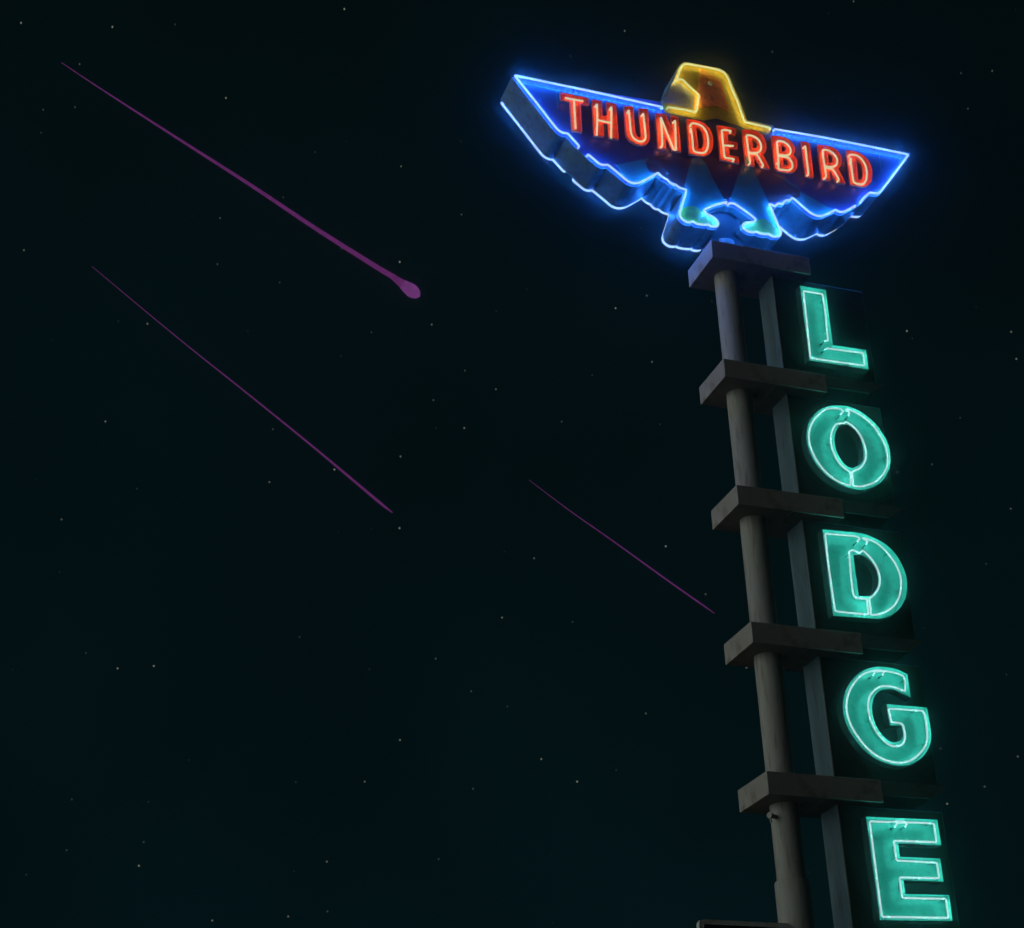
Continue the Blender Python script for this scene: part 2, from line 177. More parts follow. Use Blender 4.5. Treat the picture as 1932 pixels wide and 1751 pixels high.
def offset(P, d):
    """grow a closed outline by d metres"""
    if area(P) < 0: P = P[::-1]
    n = len(P); out = []
    for i in range(n):
        a, b, c = P[i-1], P[i], P[(i+1) % n]
        def nrm(p, q):
            l = max(math.dist(p, q), 1e-9); return ((q[1]-p[1])/l, -(q[0]-p[0])/l)
        n1, n2 = nrm(a, b), nrm(b, c)
        m = (n1[0]+n2[0], n1[1]+n2[1]); l = math.hypot(*m)
        if l < .35: m = n1; f = d
        else: f = d*2/l/l
        f = max(-1.6*abs(d), min(1.6*abs(d), f)) if l >= .35 else d
        out.append((b[0]+m[0]*f, b[1]+m[1]*f))
    return out

def clean(P, eps=.0015):
    out = []
    for p in P:
        if not out or math.dist(p, out[-1]) > eps: out.append(p)
    if len(out) > 2 and math.dist(out[0], out[-1]) < eps: out.pop()
    return out

def fill(bm, loops, y):
    """flat plate with holes at depth y, facing the front (-y)"""
    es = []; n0 = set(bm.faces)
    for P in loops:
        vs = [bm.verts.new(V3(p, y)) for p in P]
        es += [bm.edges.new((vs[i], vs[(i+1) % len(vs)])) for i in range(len(vs))]
    bmesh.ops.triangle_fill(bm, use_beauty=True, use_dissolve=False, edges=es)
    for f in [f for f in bm.faces if f not in n0]:
        f.normal_update()
        if f.normal.y > 0: f.normal_flip()

def wall(bm, P, y0, y1, out=True):
    if (area(P) > 0) != out: P = P[::-1]
    a = [bm.verts.new(V3(p, y0)) for p in P]; b = [bm.verts.new(V3(p, y1)) for p in P]
    for i in range(len(P)):
        j = (i+1) % len(P); bm.faces.new((a[i], a[j], b[j], b[i]))

def slab(P, y0, y1, holes=()):
    """solid plate between two depths"""
    bm = bmesh.new()
    fill(bm, [P]+list(holes), y0)
    n0 = set(bm.faces)
    fill(bm, [P]+list(holes), y1)
    for f in [f for f in bm.faces if f not in n0]: f.normal_flip()
    wall(bm, P, y0, y1)
    for h in holes: wall(bm, h, y0, y1, False)
    bmesh.ops.remove_doubles(bm, verts=bm.verts, dist=1e-5)
    return bm

def sweep(bm, pts, r, n=10, cap=True, radii=None):
    pts = [Vector(p) for p in pts]
    q = [pts[0]]
    rr = [radii[0] if radii else r]
    for i, p in enumerate(pts[1:], 1):
        if (p-q[-1]).length > 1e-4: q.append(p); rr.append(radii[i] if radii else r)
    pts = q; N = len(pts)
    T = [(pts[min(i+1, N-1)]-pts[max(i-1, 0)]).normalized() for i in range(N)]
    u = T[0].orthogonal().normalized(); rings = []
    for i in range(N):
        u = (u-T[i]*u.dot(T[i])).normalized(); w = T[i].cross(u)
        rings.append([bm.verts.new(pts[i]+(u*math.cos(2*math.pi*k/n)+w*math.sin(2*math.pi*k/n))*rr[i]) for k in range(n)])
    for a, b in zip(rings, rings[1:]):
        for k in range(n): bm.faces.new((a[k], a[(k+1) % n], b[(k+1) % n], b[k]))
    if cap:
        for ring, t in ((rings[0], -T[0]), (rings[-1], T[-1])):
            c = sum((v.co for v in ring), Vector())/n
            rad = (ring[0].co-c).length
            m = [bm.verts.new(c+(v.co-c)*.7+t*rad*.6) for v in ring]
            for k in range(n): bm.faces.new((ring[k], ring[(k+1) % n], m[(k+1) % n], m[k]))
            bm.faces.new(m)
    bmesh.ops.recalc_face_normals(bm, faces=bm.faces)

def resample(P, step):
    out = [P[0]]; acc = 0
    for a, b in zip(P, P[1:]):
        L = (b-a).length; t = step-acc
        while t < L:
            out.append(a+(b-a)*(t/L)); t += step
        acc = (acc+L) % step
    return out

# ------------------------------------------------------------------ materials
def nodes(name):
    m = bpy.data.materials.new(name); m.use_nodes = True
    return m, m.node_tree.nodes, m.node_tree.links, m.node_tree.nodes['Principled BSDF']

def paint(name, col, rough=.5, var=.25, scale=6, dirt=None, dirt_amt=.5, bump=.15, bscale=60, metal=0, streak=False):
    """weathered paint: slow tonal drift, speckles of dirt or rust, fine surface relief"""
    m, N, L, P = nodes(name)
    tc = N.new('ShaderNodeTexCoord')
    mp = N.new('ShaderNodeMapping'); L.new(tc.outputs['Object'], mp.inputs['Vector'])
    if streak: mp.inputs['Scale'].default_value = (3.0, 3.0, .35)
    n1 = N.new('ShaderNodeTexNoise'); n1.inputs['Scale'].default_value = scale; n1.inputs['Detail'].default_value = 6
    n1.inputs['Roughness'].default_value = .65
    L.new(mp.outputs['Vector'], n1.inputs['Vector'])
    r1 = N.new('ShaderNodeValToRGB')
    lo = [c*(1-var) for c in col]; hi = [min(1, c*(1+var)) for c in col]
    r1.color_ramp.elements[0].position = .3; r1.color_ramp.elements[0].color = (*lo, 1)
    r1.color_ramp.elements[1].position = .7; r1.color_ramp.elements[1].color = (*hi, 1)
    L.new(n1.outputs['Fac'], r1.inputs['Fac']); out = r1.outputs['Color']
    if dirt:
        n2 = N.new('ShaderNodeTexNoise'); n2.inputs['Scale'].default_value = scale*3.3; n2.inputs['Detail'].default_value = 8
        L.new(mp.outputs['Vector'], n2.inputs['Vector'])
        r2 = N.new('ShaderNodeMapRange'); r2.inputs['From Min'].default_value = .52; r2.inputs['From Max'].default_value = .68
        r2.inputs['To Max'].default_value = dirt_amt
        L.new(n2.outputs['Fac'], r2.inputs['Value'])
        mx = N.new('ShaderNodeMix'); mx.data_type = 'RGBA'
        L.new(r2.outputs['Result'], mx.inputs['Factor']); L.new(out, mx.inputs['A']); mx.inputs['B'].default_value = (*dirt, 1)
        out = mx.outputs['Result']
    L.new(out, P.inputs['Base Color'])
    P.inputs['Metallic'].default_value = metal
    rr = N.new('ShaderNodeMapRange'); rr.inputs['To Min'].default_value = max(0, rough-.12); rr.inputs['To Max'].default_value = min(1, rough+.15)
    L.new(n1.outputs['Fac'], rr.inputs['Value']); L.new(rr.outputs['Result'], P.inputs['Roughness'])
    n3 = N.new('ShaderNodeTexNoise'); n3.inputs['Scale'].default_value = bscale; n3.inputs['Detail'].default_value = 4
    L.new(tc.outputs['Object'], n3.inputs['Vector'])
    b = N.new('ShaderNodeBump'); b.inputs['Strength'].default_value = bump; b.inputs['Distance'].default_value = .01
    L.new(n3.outputs['Fac'], b.inputs['Height']); L.new(b.outputs['Normal'], P.inputs['Normal'])
    return m

def glass_tube(name, col, e=1.0, clear=.14, var=.10):
    """lit neon tube: glowing gas seen through slightly clear glass"""
    m, N, L, P = nodes(name)
    N.remove(P)
    em = N.new('ShaderNodeEmission'); em.inputs['Color'].default_value = (*col, 1)
    tc = N.new('ShaderNodeTexCoord'); n = N.new('ShaderNodeTexNoise'); n.inputs['Scale'].default_value = 5
    L.new(tc.outputs['Object'], n.inputs['Vector'])
    mr = N.new('ShaderNodeMapRange'); mr.inputs['From Min'].default_value = .3; mr.inputs['From Max'].default_value = .7
    mr.inputs['To Min'].default_value = e*(1-var); mr.inputs['To Max'].default_value = e*(1+var)
    L.new(n.outputs['Fac'], mr.inputs['Value']); L.new(mr.outputs['Result'], em.inputs['Strength'])
    tr = N.new('ShaderNodeBsdfTransparent'); mx = N.new('ShaderNodeMixShader'); mx.inputs['Fac'].default_value = clear
    L.new(em.outputs[0], mx.inputs[1]); L.new(tr.outputs[0], mx.inputs[2])
    L.new(mx.outputs[0], N['Material Output'].inputs['Surface'])
    return m

def emit(name, col, s=1.0):
    m, N, L, P = nodes(name); N.remove(P)
    em = N.new('ShaderNodeEmission'); em.inputs['Color'].default_value = (*col, 1); em.inputs['Strength'].default_value = s
    tc = N.new('ShaderNodeTexCoord'); n = N.new('ShaderNodeTexNoise'); n.inputs['Scale'].default_value = .9; n.inputs['Detail'].default_value = 4
    L.new(tc.outputs['Object'], n.inputs['Vector'])
    mr = N.new('ShaderNodeMapRange'); mr.inputs['To Min'].default_value = s*.6; mr.inputs['To Max'].default_value = s*1.4
    L.new(n.outputs['Fac'], mr.inputs['Value']); L.new(mr.outputs['Result'], em.inputs['Strength'])
    L.new(em.outputs[0], N['Material Output'].inputs['Surface'])
    return m

M = dict(
    stucco=paint('weathered_cream_steel_paint', (.40, .40, .37), .7, .16, 3, (.17, .12, .08), .55, .25, 90, streak=True),
    beam=paint('weathered_beam_paint', (.37, .35, .315), .7, .14, 2.4, (.15, .10, .07), .5, .25, 90),
    body_side=paint('faded_blue_green_sheet_metal', (.08, .19, .17), .5, .3, 4, (.05, .04, .03), .5, .1, 40),
    blue=paint('royal_blue_enamel', (.040, .040, .135), .38, .2, 3, (.03, .03, .20), .4, .08, 40),
    wing=paint('sky_blue_enamel', (.02, .22, .19), .4, .2, 3, (.05, .08, .25), .4, .08, 40),
    leg=paint('bright_blue_enamel', (.025, .21, .17), .4, .2, 3, (.05, .06, .2), .4, .08, 40),
    dark=paint('dark_plum_enamel', (.075, .02, .022), .4, .3, 4, (.02, .01, .02), .5, .08, 40),
    foot=paint('leaf_green_enamel', (.24, .38, .02), .4, .25, 5, (.04, .12, .03), .4, .08, 40),
    yellow=paint('mustard_yellow_enamel', (.46, .31, .02), .4, .2, 4, (.25, .14, .02), .45, .08, 40),
    beak=paint('taupe_enamel', (.34, .30, .32), .45, .2, 5, (.12, .08, .05), .4, .08, 40),
    orange=paint('burnt_orange_enamel', (.95, .34, .04), .42, .2, 5, (.2, .05, .01), .4, .08, 40),
    red=paint('brick_red_enamel', (.85, .20, .10), .42, .22, 5, (.10, .02, .01), .4, .08, 40),
    eye=paint('ivory_enamel', (.75, .72, .40), .4, .1, 5, None, 0, .05, 40),
    letter=paint('orange_red_letter_enamel', (.80, .13, .05), .4, .15, 8, (.3, .04, .02), .35, .08, 60),
    channel=paint('sea_green_letter_enamel', (.062, .235, .205), .42, .10, 5, (.035, .13, .11), .5, .08, 60),
    panel=paint('black_green_panel_enamel', (.045, .08, .074), .32, .3, 2.5, (.05, .04, .025), .4, .08, 30),
    cab_side=paint('slate_blue_cabinet_paint', (.19, .32, .40), .6, .16, 2.6, (.10, .08, .06), .5, .15, 50, streak=True),
    rust=paint('rusty_trim', (.20, .17, .12), .7, .3, 9, (.12, .05, .02), .7, .3, 80),
    dark_face=paint('dark_lower_sign_face', (.03, .045, .045), .3, .3, 3),
    rubber=paint('black_glass_housing', (.012, .02, .02), .5, .2, 20),
    rail=paint('front_lit_cream_rail', (.75, .74, .68), .6, .15, 6, (.3, .22, .15), .5),  # paler than the pole paint, standing in for light on its front
    outer=paint('black_letter_return', (.012, .02, .022), .5, .3, 8),
    support=paint('dark_glass_standoff', (.03, .12, .10), .3, .2, 20),
    fin=paint('teal_spill_fin_paint', (.10, .17, .16), .6, .2, 4, (.05, .05, .04), .4),  # dark green carries the letters' teal spill in the colour
    ground=paint('asphalt', (.05, .05, .05), .9, .25, .8, (.03, .03, .03), .5, .4, 30),
    t_blue=glass_tube('cyan_white_neon', (.52, .67, .69), 0.92),
    t_yel=glass_tube('lemon_neon', (.60, .66, .30), 1.0),
    t_red=glass_tube('cream_neon', (.64, .61, .35), 1.0),
    t_teal=glass_tube('pale_teal_neon', (.46, .60, .63), 1.05),
    meteor=emit('violet_meteor_light', (.115, .022, .120), .85),
    meteor_head=emit('violet_meteor_head_light', (.135, .035, .155), 1.0),
)

LAMPS = {'blue': ((.010, .16, 1.0), 98), 'yellow': ((1.0, .80, .10), 9), 'red': ((1.0, .19, .035), 7.0), 'teal': ((.09, 1.0, .84), 13.5)}
lamp_data = {}
def neon_lamps(path, kind, root, step):
    """light given off by the gas inside a tube, strung along its length"""
    col, per_m = LAMPS[kind]
    pts = resample([Vector(p) for p in path], step)
    key = (kind, round(step, 3))
    if key not in lamp_data:
        l = bpy.data.lights.new('neon_gas_light', 'POINT'); l.color = col; l.energy = per_m*step; l.shadow_soft_size = .006
        lamp_data[key] = l
    for p in pts[:]:
        o = bpy.data.objects.new('neon_gas_light', lamp_data[key]); C.objects.link(o)
        o.parent = root; o.location = Vector(p)-wloc(root)

# ------------------------------------------------------------------ sky, ground, air
w = bpy.data.worlds.new('World'); bpy.context.scene.world = w; w.use_nodes = True
N, L = w.node_tree.nodes, w.node_tree.links
bg = N['Background']
# night air: near-black blue-green, a little lighter low down
tc = N.new('ShaderNodeTexCoord'); sep = N.new('ShaderNodeSeparateXYZ'); L.new(tc.outputs['Generated'], sep.inputs[0])
rp = N.new('ShaderNodeValToRGB'); L.new(sep.outputs['Z'], rp.inputs['Fac'])
e = rp.color_ramp.elements
e[0].position = .0; e[0].color = (.0010, .0075, .0096, 1)
e[1].position = .85; e[1].color = (.0007, .0030, .0037, 1)
m_ = rp.color_ramp.elements.new(.4); m_.color = (.0009, .0054, .0066, 1)
nz = N.new('ShaderNodeTexNoise'); nz.inputs['Scale'].default_value = 3; nz.inputs['Detail'].default_value = 5
L.new(tc.outputs['Generated'], nz.inputs['Vector'])
nm = N.new('ShaderNodeMapRange'); nm.inputs['From Min'].default_value = .3; nm.inputs['From Max'].default_value = .7; nm.inputs['To Min'].default_value = .75; nm.inputs['To Max'].default_value = 1.2
L.new(nz.outputs['Fac'], nm.inputs['Value'])
mul = N.new('ShaderNodeVectorMath'); mul.operation = 'SCALE'; L.new(rp.outputs['Color'], mul.inputs[0]); L.new(nm.outputs['Result'], mul.inputs['Scale'])
# faint stars
az = N.new('ShaderNodeMath'); az.operation = 'ARCTAN2'; L.new(sep.outputs['Y'], az.inputs[0]); L.new(sep.outputs['X'], az.inputs[1])
el = N.new('ShaderNodeMath'); el.operation = 'ARCSINE'; L.new(sep.outputs['Z'], el.inputs[0])
cv = N.new('ShaderNodeCombineXYZ'); L.new(az.outputs[0], cv.inputs[0]); L.new(el.outputs[0], cv.inputs[1])
vo = N.new('ShaderNodeTexVoronoi'); vo.voronoi_dimensions = '2D'; vo.inputs['Scale'].default_value = 46; L.new(cv.outputs[0], vo.inputs['Vector'])
sm = N.new('ShaderNodeMapRange'); sm.inputs['From Min'].default_value = .016; sm.inputs['From Max'].default_value = .034; sm.inputs['To Min'].default_value = 1; sm.inputs['To Max'].default_value = 0
L.new(vo.outputs['Distance'], sm.inputs['Value'])
sc_ = N.new('ShaderNodeSeparateColor'); L.new(vo.outputs['Color'], sc_.inputs[0])
br = N.new('ShaderNodeMapRange'); br.inputs['From Min'].default_value = .35; br.inputs['From Max'].default_value = 1.0; br.inputs['To Min'].default_value = 0; br.inputs['To Max'].default_value = 1
L.new(sc_.outputs[0], br.inputs['Value'])
pw = N.new('ShaderNodeMath'); pw.operation = 'POWER'; pw.inputs[1].default_value = 12; L.new(br.outputs['Result'], pw.inputs[0])
ml = N.new('ShaderNodeMath'); ml.operation = 'MULTIPLY'; L.new(sm.outputs['Result'], ml.inputs[0]); L.new(pw.outputs[0], ml.inputs[1])
st = N.new('ShaderNodeVectorMath'); st.operation = 'SCALE'; st.inputs[0].default_value = (.19, .20, .16); L.new(ml.outputs[0], st.inputs['Scale'])
a1 = N.new('ShaderNodeVectorMath'); a1.operation = 'ADD'; L.new(mul.outputs[0], a1.inputs[0]); L.new(st.outputs[0], a1.inputs[1])
L.new(a1.outputs[0], bg.inputs['Color']); bg.inputs['Strength'].default_value = 1.0

sun = bpy.data.lights.new('street_glow_light', 'SUN'); sun.energy = 0.95; sun.angle = R(72); sun.color = (.92, 1.0, .90)  # broad sun lamp standing in for unseen street and building light
so = bpy.data.objects.new('street_glow_light', sun); C.objects.link(so)
d = Vector((.95, -.06, .0)); so.rotation_euler = d.to_track_quat('-Z', 'Y').to_euler(); so.location = (-20, -5, 20)

bm = bmesh.new(); g = 60; n = 24
for i in range(n+1):
    for j in range(n+1):
        bm.verts.new((-g+2*g*i/n, -g+2*g*j/n, 0))
bm.verts.ensure_lookup_table()
for i in range(n):
    for j in range(n):
        a = i*(n+1)+j; bm.faces.new([bm.verts[k] for k in (a, a+n+1, a+n+2, a+1)])
tag(obj('ground', bm, M['ground']), kind='structure')

# ------------------------------------------------------------------ support pole
zt = DATA['z']; TH = .227
pole = empty('support_pole', (0, 0, 0), 'tall round cream painted steel pole carrying the crossbeams and the neon bird', 'pole')
bm = bmesh.new()
lathe(bm, 0, 0, [(.14, 5.50), (.14, 12.9)])
obj('shaft', bm, M['stucco'], pole, True)
bm = bmesh.new()
lathe(bm, 0, 0, [(.168, 0.0), (.168, 5.515), (.163, 5.535), (.142, 5.54)])
s_ = obj('sleeve', bm, M['stucco'], pole, True)
s_['label'] = 'wider lower section of the pole'
for o in (pole.children):
    md = o.modifiers.new('edge', 'EDGE_SPLIT'); md.split_angle = R(35)
bm = bmesh.new(); lathe(bm, 0, 0, [(.30, 0.0), (.30, .03), (.20, .035)]); obj('base_plate', bm, M['rust'], pole)
# pipe stub with a cap, just under the lowest crossbeam
bm = bmesh.new(); cyl(bm, (-.13, -.06, 6.14), (-.205, -.095, 6.14), .022, n=16); cyl(bm, (-.205, -.095, 6.14), (-.222, -.103, 6.14), .030, n=16)
cyl(bm, (-.212, -.099, 6.14), (-.206, -.096, 6.07), .010, n=10)
obj('conduit_stub', bm, M['stucco'], pole, False)
# flange on top of the highest crossbeam
bm = bmesh.new(); lathe(bm, 0, 0, [(.175, zt[0]+.001), (.175, zt[0]+.03), (.15, zt[0]+.075), (.141, zt[0]+.095)]); obj('flange', bm, M['stucco'], pole, True)

# ------------------------------------------------------------------ crossbeams
names = ['cross beam right under the neon bird, lit blue at its end, topmost of five',
         'cream cross beam between the blue lit top beam and the letter O',
         'cream cross beam on the pole between the letters O and D',
         'cream cross beam on the pole between the letters D and G',
         'cream cross beam on the pole between the letters G and E, lowest of five']
for k, z in enumerate(zt):
    th = .236 if k == 0 else TH
    cb = empty('crossbeam', (0, 0, z-th), names[k], 'beam', 'crossbeams stacked up the sign pole')
    bm = bmesh.new(); box(bm, -.318, .92, -.32, .32, z-th, z)
    obj('beam_box', bm, M['beam'], cb, bevel=.006)
    bm = bmesh.new()
    if k:
        P = [(.918, z-.012), (1.655, z-.012), (1.46, z-.155), (.918, z-.155)]
        b2 = slab(P, -.318, .318); bm.free(); bm = b2
        obj('tapered_end', bm, M['fin'], cb, bevel=.004)
    # sheet seam strips across the underside
    for xs in (.30,):
        bm = bmesh.new(); box(bm, xs, xs+.03, -.31, .31, z-th-.004, z-th+.002); obj('seam_strip', bm, M['beam'], cb)

# ------------------------------------------------------------------ upright sign cabinet with the letters L O D G E
CX0, CX1, CY0, CY1 = .488, 1.66, -.17, .17
cab = empty('upright_sign', (1.07, 0, 4.6), 'tall narrow dark cabinet beside the pole with teal neon letters reading LODGE', 'sign')
gaps = [(zt[0]-.236, zt[1]), (zt[1]-TH, zt[2]), (zt[2]-TH, zt[3]), (zt[3]-TH, zt[4]), (zt[4]-TH, 4.60)]
for zhi, zlo in gaps:
    bm = bmesh.new(); box(bm, CX0, CX1, CY0, CY1, zlo+.003, zhi-.003)
    obj('cabinet_box', bm, M['cab_side'], cab, bevel=.006)
    bm = bmesh.new(); box(bm, CX0+.012, CX1-.012, CY0-.007, CY0-.001, zlo+.018, zhi-.018)
    obj('face_panel', bm, M['panel'], cab, bevel=.003)
    bm = bmesh.new()
    box(bm, CX0+.002, CX0+.011, CY0-.011, CY0-.001, zlo+.012, zhi-.008)
    box(bm, CX0+.002, CX1-.01, CY0-.011, CY0-.001, zlo+.005, zlo+.0115)
    obj('face_trim', bm, M['rust'], cab)
bm = bmesh.new(); cyl(bm, (.8, 0, 0), (.8, 0, 4.61), .09, n=32); obj('lower_post', bm, M['stucco'], cab, True)

def tube_path(P, y, back0=None, back1=None, k=3, rad=.02):
    P2 = clean(fillet(smooth2d(P, False, R(40), k), rad), .0012)
    pts = [V3(p, y) for p in P2]
    def bend(pts, yb):
        a = pts[0]; d = (pts[0]-pts[1]).normalized()
        return [Vector((a.x+d.x*.006, yb, a.z+d.z*.006)), Vector((a.x+d.x*.006, y+(yb-y)*.5, a.z+d.z*.006)), Vector((a.x+d.x*.004, y+(yb-y)*.18, a.z+d.z*.004))]
    if back0 is not None: pts = bend(pts, back0)+pts
    if back1 is not None: pts = pts+bend(pts[::-1], back1)[::-1]
    return pts

def letter(root, spec, kind, mat, tmat, yr, yback, yt, tr, step, corner, lbl, supports):
    out = clean(smooth2d(spec['out'], True, corner, 4), .003)
    inn = [clean(smooth2d(i, True, corner, 4), .003) for i in spec['inn']]
    bm = bmesh.new()
    fill(bm, [out]+inn, yback)
    wall(bm, out, yr, yback)
    for i in inn: wall(bm, i, yr, yback, False)
    bmesh.ops.remove_doubles(bm, verts=bm.verts, dist=1e-5)
    bmesh.ops.recalc_face_normals(bm, faces=bm.faces)
    ref = [f for f in bm.faces if abs(f.normal.y) > .99]
    if ref and ref[0].normal.y > 0: bmesh.ops.reverse_faces(bm, faces=bm.faces)
    o = obj('channel_letter', bm, mat, root, solid=.006)
    sm_ = o.modifiers['sheet']; sm_.offset = -1
    if supports:
        o.data.materials.append(M['outer']); sm_.material_offset = 1
    o['label'] = lbl
    for P in spec['tub']:
        pts = tube_path(P, yt, None, None, 3, .018 if supports else .014)
        bm = bmesh.new(); sweep(bm, pts, tr)
        t = obj('neon_tube', bm, tmat, o, True)
        core = [p for p in pts if abs(p.y-yt) < 1e-6]
        neon_lamps(core, kind, root, step)
        # black glass bushings where the tube ends dive into the housing
        if supports:
            for e_ in (pts[0], pts[-1]):
                bm = bmesh.new(); cyl(bm, (e_.x, yback-.001, e_.z), (e_.x, yback-.030, e_.z), .013, .012, n=16)
                cyl(bm, (e_.x, yback-.030, e_.z), (e_.x, e_.y+.004, e_.z), .007, n=12)
                obj('electrode_bushing', bm, M['support'], o, True)
            q = resample(core, .42)
            for p in q[1:]:
                bm = bmesh.new(); cyl(bm, (p.x, yback-.001, p.z), (p.x, p.y+.006, p.z), .004, n=10)
                cyl(bm, (p.x, p.y+.016, p.z), (p.x, p.y+.004, p.z), .007, .011, n=12)
                obj('tube_support', bm, M['support'], o, True)
    return o

for spec in DATA['teal']:
    o = letter(cab, spec, 'teal', M['channel'], M['t_teal'], -.29, -.188, -.272, .0092, .065, R(32),
               'teal neon channel letter ' + spec['ch'], True)
    xs = [p[0] for p in spec['out']]; zs = [p[1] for p in spec['out']]
    # the letter hangs off the panel on four short stand-offs
    for p in (spec['out'][0], spec['out'][len(spec['out'])//3], spec['out'][2*len(spec['out'])//3], spec['out'][-1]):
        cx, cz = sum(xs)/len(xs), sum(zs)/len(zs)
        qx, qz = p[0]+(cx-p[0])*.12, p[1]+(cz-p[1])*.12
        bm = bmesh.new(); cyl(bm, (qx, -.184, qz), (qx, -.172, qz), .012, n=12); obj('stand_off', bm, M['rubber'], o)

# ------------------------------------------------------------------ neon bird
bird = empty('bird_sign', (0, 0, zt[0]), 'big blue neon bird sign with spread wings and yellow head reading THUNDERBIRD', 'sign')
B = DATA['blue']
# closed silhouette: left wing edge, lower feathers, feet, right wing, then along the top and round the head
tipL = B[0].index(min(B[0], key=lambda p: p[0]))
low = B[0][tipL:]+B[1]+B[2]+B[3]
tipR = low.index(max(low, key=lambda p: p[0]))
lower = low[:tipR+1]; topR = low[tipR+1:]
sil = lower+topR
head = DATA['headout']
edge = clean(smooth2d(sil, False, R(38), 2), .004)
wing_out = offset(edge+[(h[0], h[1]) for h in (head[0], head[-1])], .016)
body_out = clean(wing_out, .004)
core_y0, core_y1 = -.20, .20
bm = slab(body_out, core_y0, core_y1)
# keep the sheet metal of the rim separate in colour: the face plates sit 3 mm proud of it
obj('body_shell', bm, M['body_side'], bird, bevel=0)
face = clean(offset(body_out, -.006), .003)
obj('face_plate', slab(face, -.2035, -.2005), M['blue'], bird)
obj('face_plate', slab(face, .2005, .2035), M['blue'], bird)
hd = clean(smooth2d(head+[(head[-1][0], head[-1][1]-.05), (head[0][0], head[0][1]-.05)], True, R(35), 3), .004)
hd = [h for h in hd]
hb = obj('head_shell', slab(hd, -.1995, .1995), M['body_side'], bird)

def patch(name, P, y, mat, lab=None, ang=R(20), th=.003):
    P = clean(smooth2d(P, True, ang, 2), .003)
    o = obj(name, slab(P, y-th, y-.0003), mat, bird)
    if lab: o['label'] = lab
    return o
yp = -.2035
patch('head_plate', DATA['yellowp'], yp-.0002, M['yellow'], 'mustard yellow bird head')
patch('beak', DATA['beak'], yp-.0038, M['beak'], 'taupe brown beak')
patch('cheek', DATA['orange'], yp-.0038, M['orange'], 'burnt orange cheek')
patch('mask', DATA['redp'], yp-.0072, M['red'], 'dark brick red patch round the eye')
ex, ez = DATA['eye'][0]
bm = bmesh.new()
prof = [(.0305, -.2105), (.0305, -.216), (.026, -.222), (.016, -.226)]
rings = [[bm.verts.new((ex+r*math.cos(2*math.pi*i/24), y, ez+r*math.sin(2*math.pi*i/24))) for i in range(24)] for r, y in prof]
for a, b in zip(rings, rings[1:]):
    for i in range(24): bm.faces.new((a[i], a[(i+1) % 24], b[(i+1) % 24], b[i]))
bm.faces.new(rings[-1]); bm.faces.new(rings[0][::-1])
bmesh.ops.recalc_face_normals(bm, faces=bm.faces)
obj('eye', bm, M['eye'], bird, True)
for P in DATA['lowwing']: patch('feather_patch', P, yp-.0002, M['wing'])
for P in DATA['darkc']: patch('breast_patch', P, yp-.0038, M['dark'])
for P in DATA['legs']: patch('leg', P, yp-.0074, M['leg'])
for P in DATA['feet']: patch('foot', P, yp-.0110, M['foot'], 'leaf green foot', R(35))
bm = bmesh.new(); box(bm, -.20, .20, -.10, .14, zt[0]+.10, 13.30); obj('mounting_box', bm, M['outer'], bird, bevel=.008)

# lapped sheet joints on the face
for P in DATA['seams']:
    (xa, za), (xb, zb) = P; l = math.hypot(xb-xa, zb-za); nx, nz = -(zb-za)/l*.004, (xb-xa)/l*.004
    obj('face_seam', slab([(xa+nx, za+nz), (xb+nx, zb+nz), (xb-nx, zb-nz), (xa-nx, za-nz)], -.2062, -.2037), M['wing'], bird)

for s in (1, -1):
    y = -.247*s
    for P in B:
        pts = tube_path(P, y, -.204*s, -.204*s, 3, .012)
        bm = bmesh.new(); sweep(bm, pts, .0125)
        obj('neon_tube', bm, M['t_blue'], bird, True)
        core = [p for p in pts if abs(p.y-y) < 1e-6]
        neon_lamps(core, 'blue', bird, .07)
        for p in resample(core, .55)[1:]:
            bm = bmesh.new(); cyl(bm, (p.x, -.204*s, p.z), (p.x, p.y+.008*s, p.z), .006, n=8); obj('tube_support', bm, M['rubber'], bird)
for P in DATA['yellow']:
    for s in (1, -1):
        y = -.247*s
        pts = tube_path(P, y, -.204*s, -.204*s, 3, .02)
        bm = bmesh.new(); sweep(bm, pts, .0125); obj('neon_tube', bm, M['t_yel'], bird, True)
        neon_lamps([p for p in pts if abs(p.y-y) < 1e-6], 'yellow', bird, .06)
for spec in DATA['red']:
    letter(bird, spec, 'red', M['letter'], M['t_red'], -.240, -.212, -.258, .0112, .07, R(32),
           'red neon letter ' + spec['ch'], False)

# ------------------------------------------------------------------ lower sign box, only its top edge in the picture
ls = empty('lower_sign', (-.6, 0, 4.4), 'cream framed dark sign box at the pole foot, only its top rail in view', 'sign')
def rr(x0, x1, z0, z1, r):
    P = []
    for cx, cz, a in ((x1-r, z1-r, 0), (x0+r, z1-r, 90), (x0+r, z0+r, 180), (x1-r, z0+r, 270)):
        for i in range(7): t = R(a+15*i); P.append((cx+r*math.cos(t), cz+r*math.sin(t)))
    return P
o_ = rr(-1.075, -.13, 4.30, 5.108, .05); i_ = rr(-1.03, -.175, 4.345, 5.063, .02)
obj('frame', slab(o_, -.150, -.095, [i_]), M['rail'], ls, bevel=.012)
bm = bmesh.new(); box(bm, -1.04, -.165, -.140, -.105, 4.335, 5.073); obj('face_panel', bm, M['dark_face'], ls)

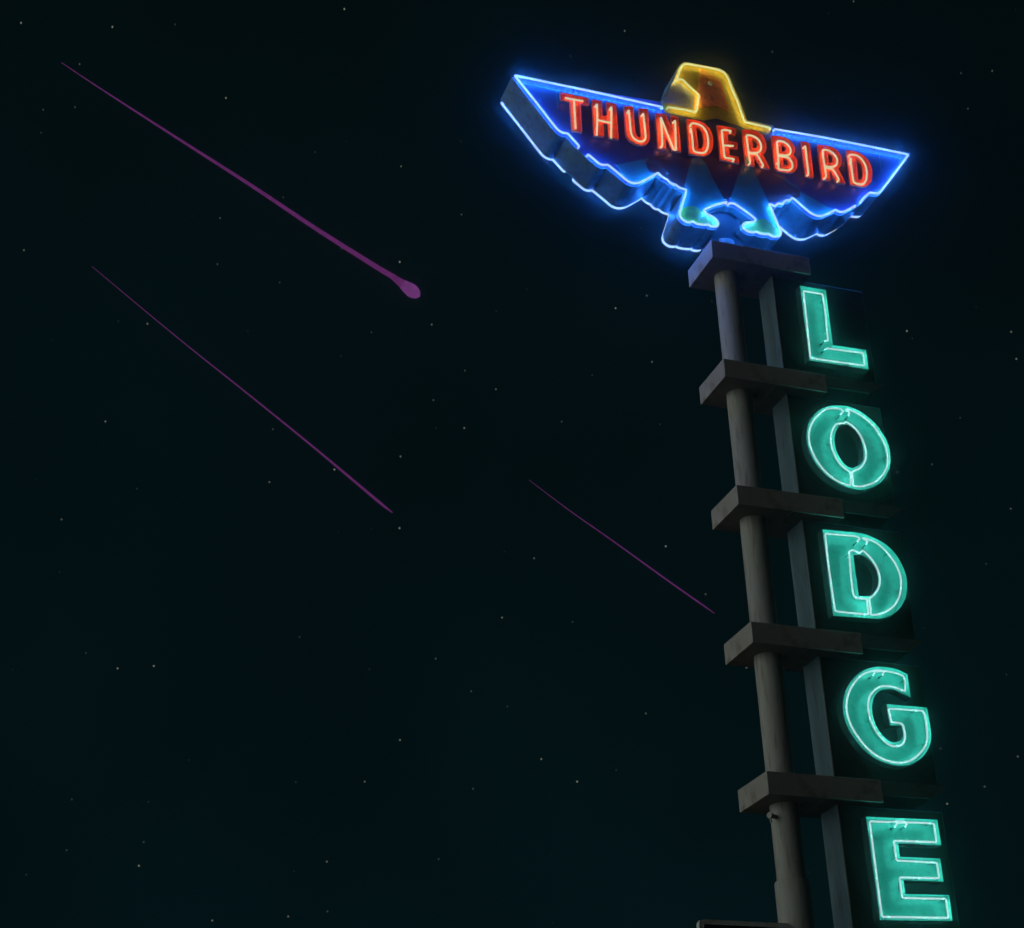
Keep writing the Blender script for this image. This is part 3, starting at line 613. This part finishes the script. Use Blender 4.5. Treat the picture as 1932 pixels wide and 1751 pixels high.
# ------------------------------------------------------------------ meteors, far beyond the haze
labs = ['long violet meteor streak with a round glowing head, highest of three',
        'violet meteor streak at lower left without a round head',
        'short faint violet meteor streak nearest the pole']
for k, pts in enumerate(DATA['met']):
    P = [Vector(p[:3]) for p in pts]
    rad = [p[3]*.86 for p in pts]
    me = empty('meteor', P[-1], labs[k], 'meteor', 'violet meteors crossing the night sky')
    def path(P, rad, sub=6):
        o = []; r2 = []
        for i in range(len(P)-1):
            a = P[max(i-1, 0)]; b = P[i]; c = P[i+1]; d_ = P[min(i+2, len(P)-1)]
            for s in range(sub):
                u = s/sub
                o.append(.5*((2*b)+(c-a)*u+(2*a-5*b+4*c-d_)*u*u+(3*b-a-3*c+d_)*u**3)); r2.append(rad[i]*(1-u)+rad[i+1]*u)
        return o+[P[-1]], r2+[rad[-1]]
    if k == 0:
        q, r2 = path(P[:9], rad[:9]); bm = bmesh.new(); sweep(bm, q, 1, 12, True, r2); obj('trail', bm, M['meteor'], me, True)
        q, r2 = path(P[8:], rad[8:]); bm = bmesh.new(); sweep(bm, q, 1, 20, True, r2); obj('head', bm, M['meteor_head'], me, True)
    else:
        q, r2 = path(P, rad); bm = bmesh.new(); sweep(bm, q, 1, 12, True, r2); obj('trail', bm, M['meteor'], me, True)

# ------------------------------------------------------------------ haze volume added to give the neon a lens-bloom halo
if 0.0038 > 0:
    bm = bmesh.new(); box(bm, -64, 64, -64, 64, -1, 17.5)
    hm = bpy.data.materials.new('neon_halo_haze'); hm.use_nodes = True
    N, L = hm.node_tree.nodes, hm.node_tree.links
    N.remove(N['Principled BSDF'])
    pv = N.new('ShaderNodeVolumePrincipled'); pv.inputs['Color'].default_value = (.92, .96, 1, 1)
    pv.inputs['Density'].default_value = 0.0038; pv.inputs['Anisotropy'].default_value = 0.996
    L.new(pv.outputs[0], N['Material Output'].inputs['Volume'])
    tag(obj('haze', bm, hm), kind='stuff')

# ------------------------------------------------------------------ camera
cam = bpy.data.cameras.new('camera'); co = bpy.data.objects.new('camera', cam); C.objects.link(co)
r_, u_, f_ = [Vector(a) for a in DATA['cam']['m']]
mw = Matrix((( r_.x, u_.x, -f_.x, 0), (r_.y, u_.y, -f_.y, 0), (r_.z, u_.z, -f_.z, 0), (0, 0, 0, 1)))
co.matrix_world = Matrix.Translation(Vector(DATA['cam']['loc'])) @ mw
cam.sensor_fit = 'HORIZONTAL'; cam.sensor_width = 36; cam.lens = DATA['cam']['f']/1932*36
cam.clip_start = .1; cam.clip_end = 2000
S = bpy.context.scene; S.camera = co
S.view_settings.view_transform = 'Standard'; S.view_settings.look = 'None'
S.view_settings.exposure = 0; S.view_settings.gamma = 1
S.render.engine = 'CYCLES'
S.cycles.use_denoising = True
S.cycles.volume_bounces = 0
S.cycles.max_bounces = 5; S.cycles.transparent_max_bounces = 12
S.cycles.sample_clamp_indirect = 3
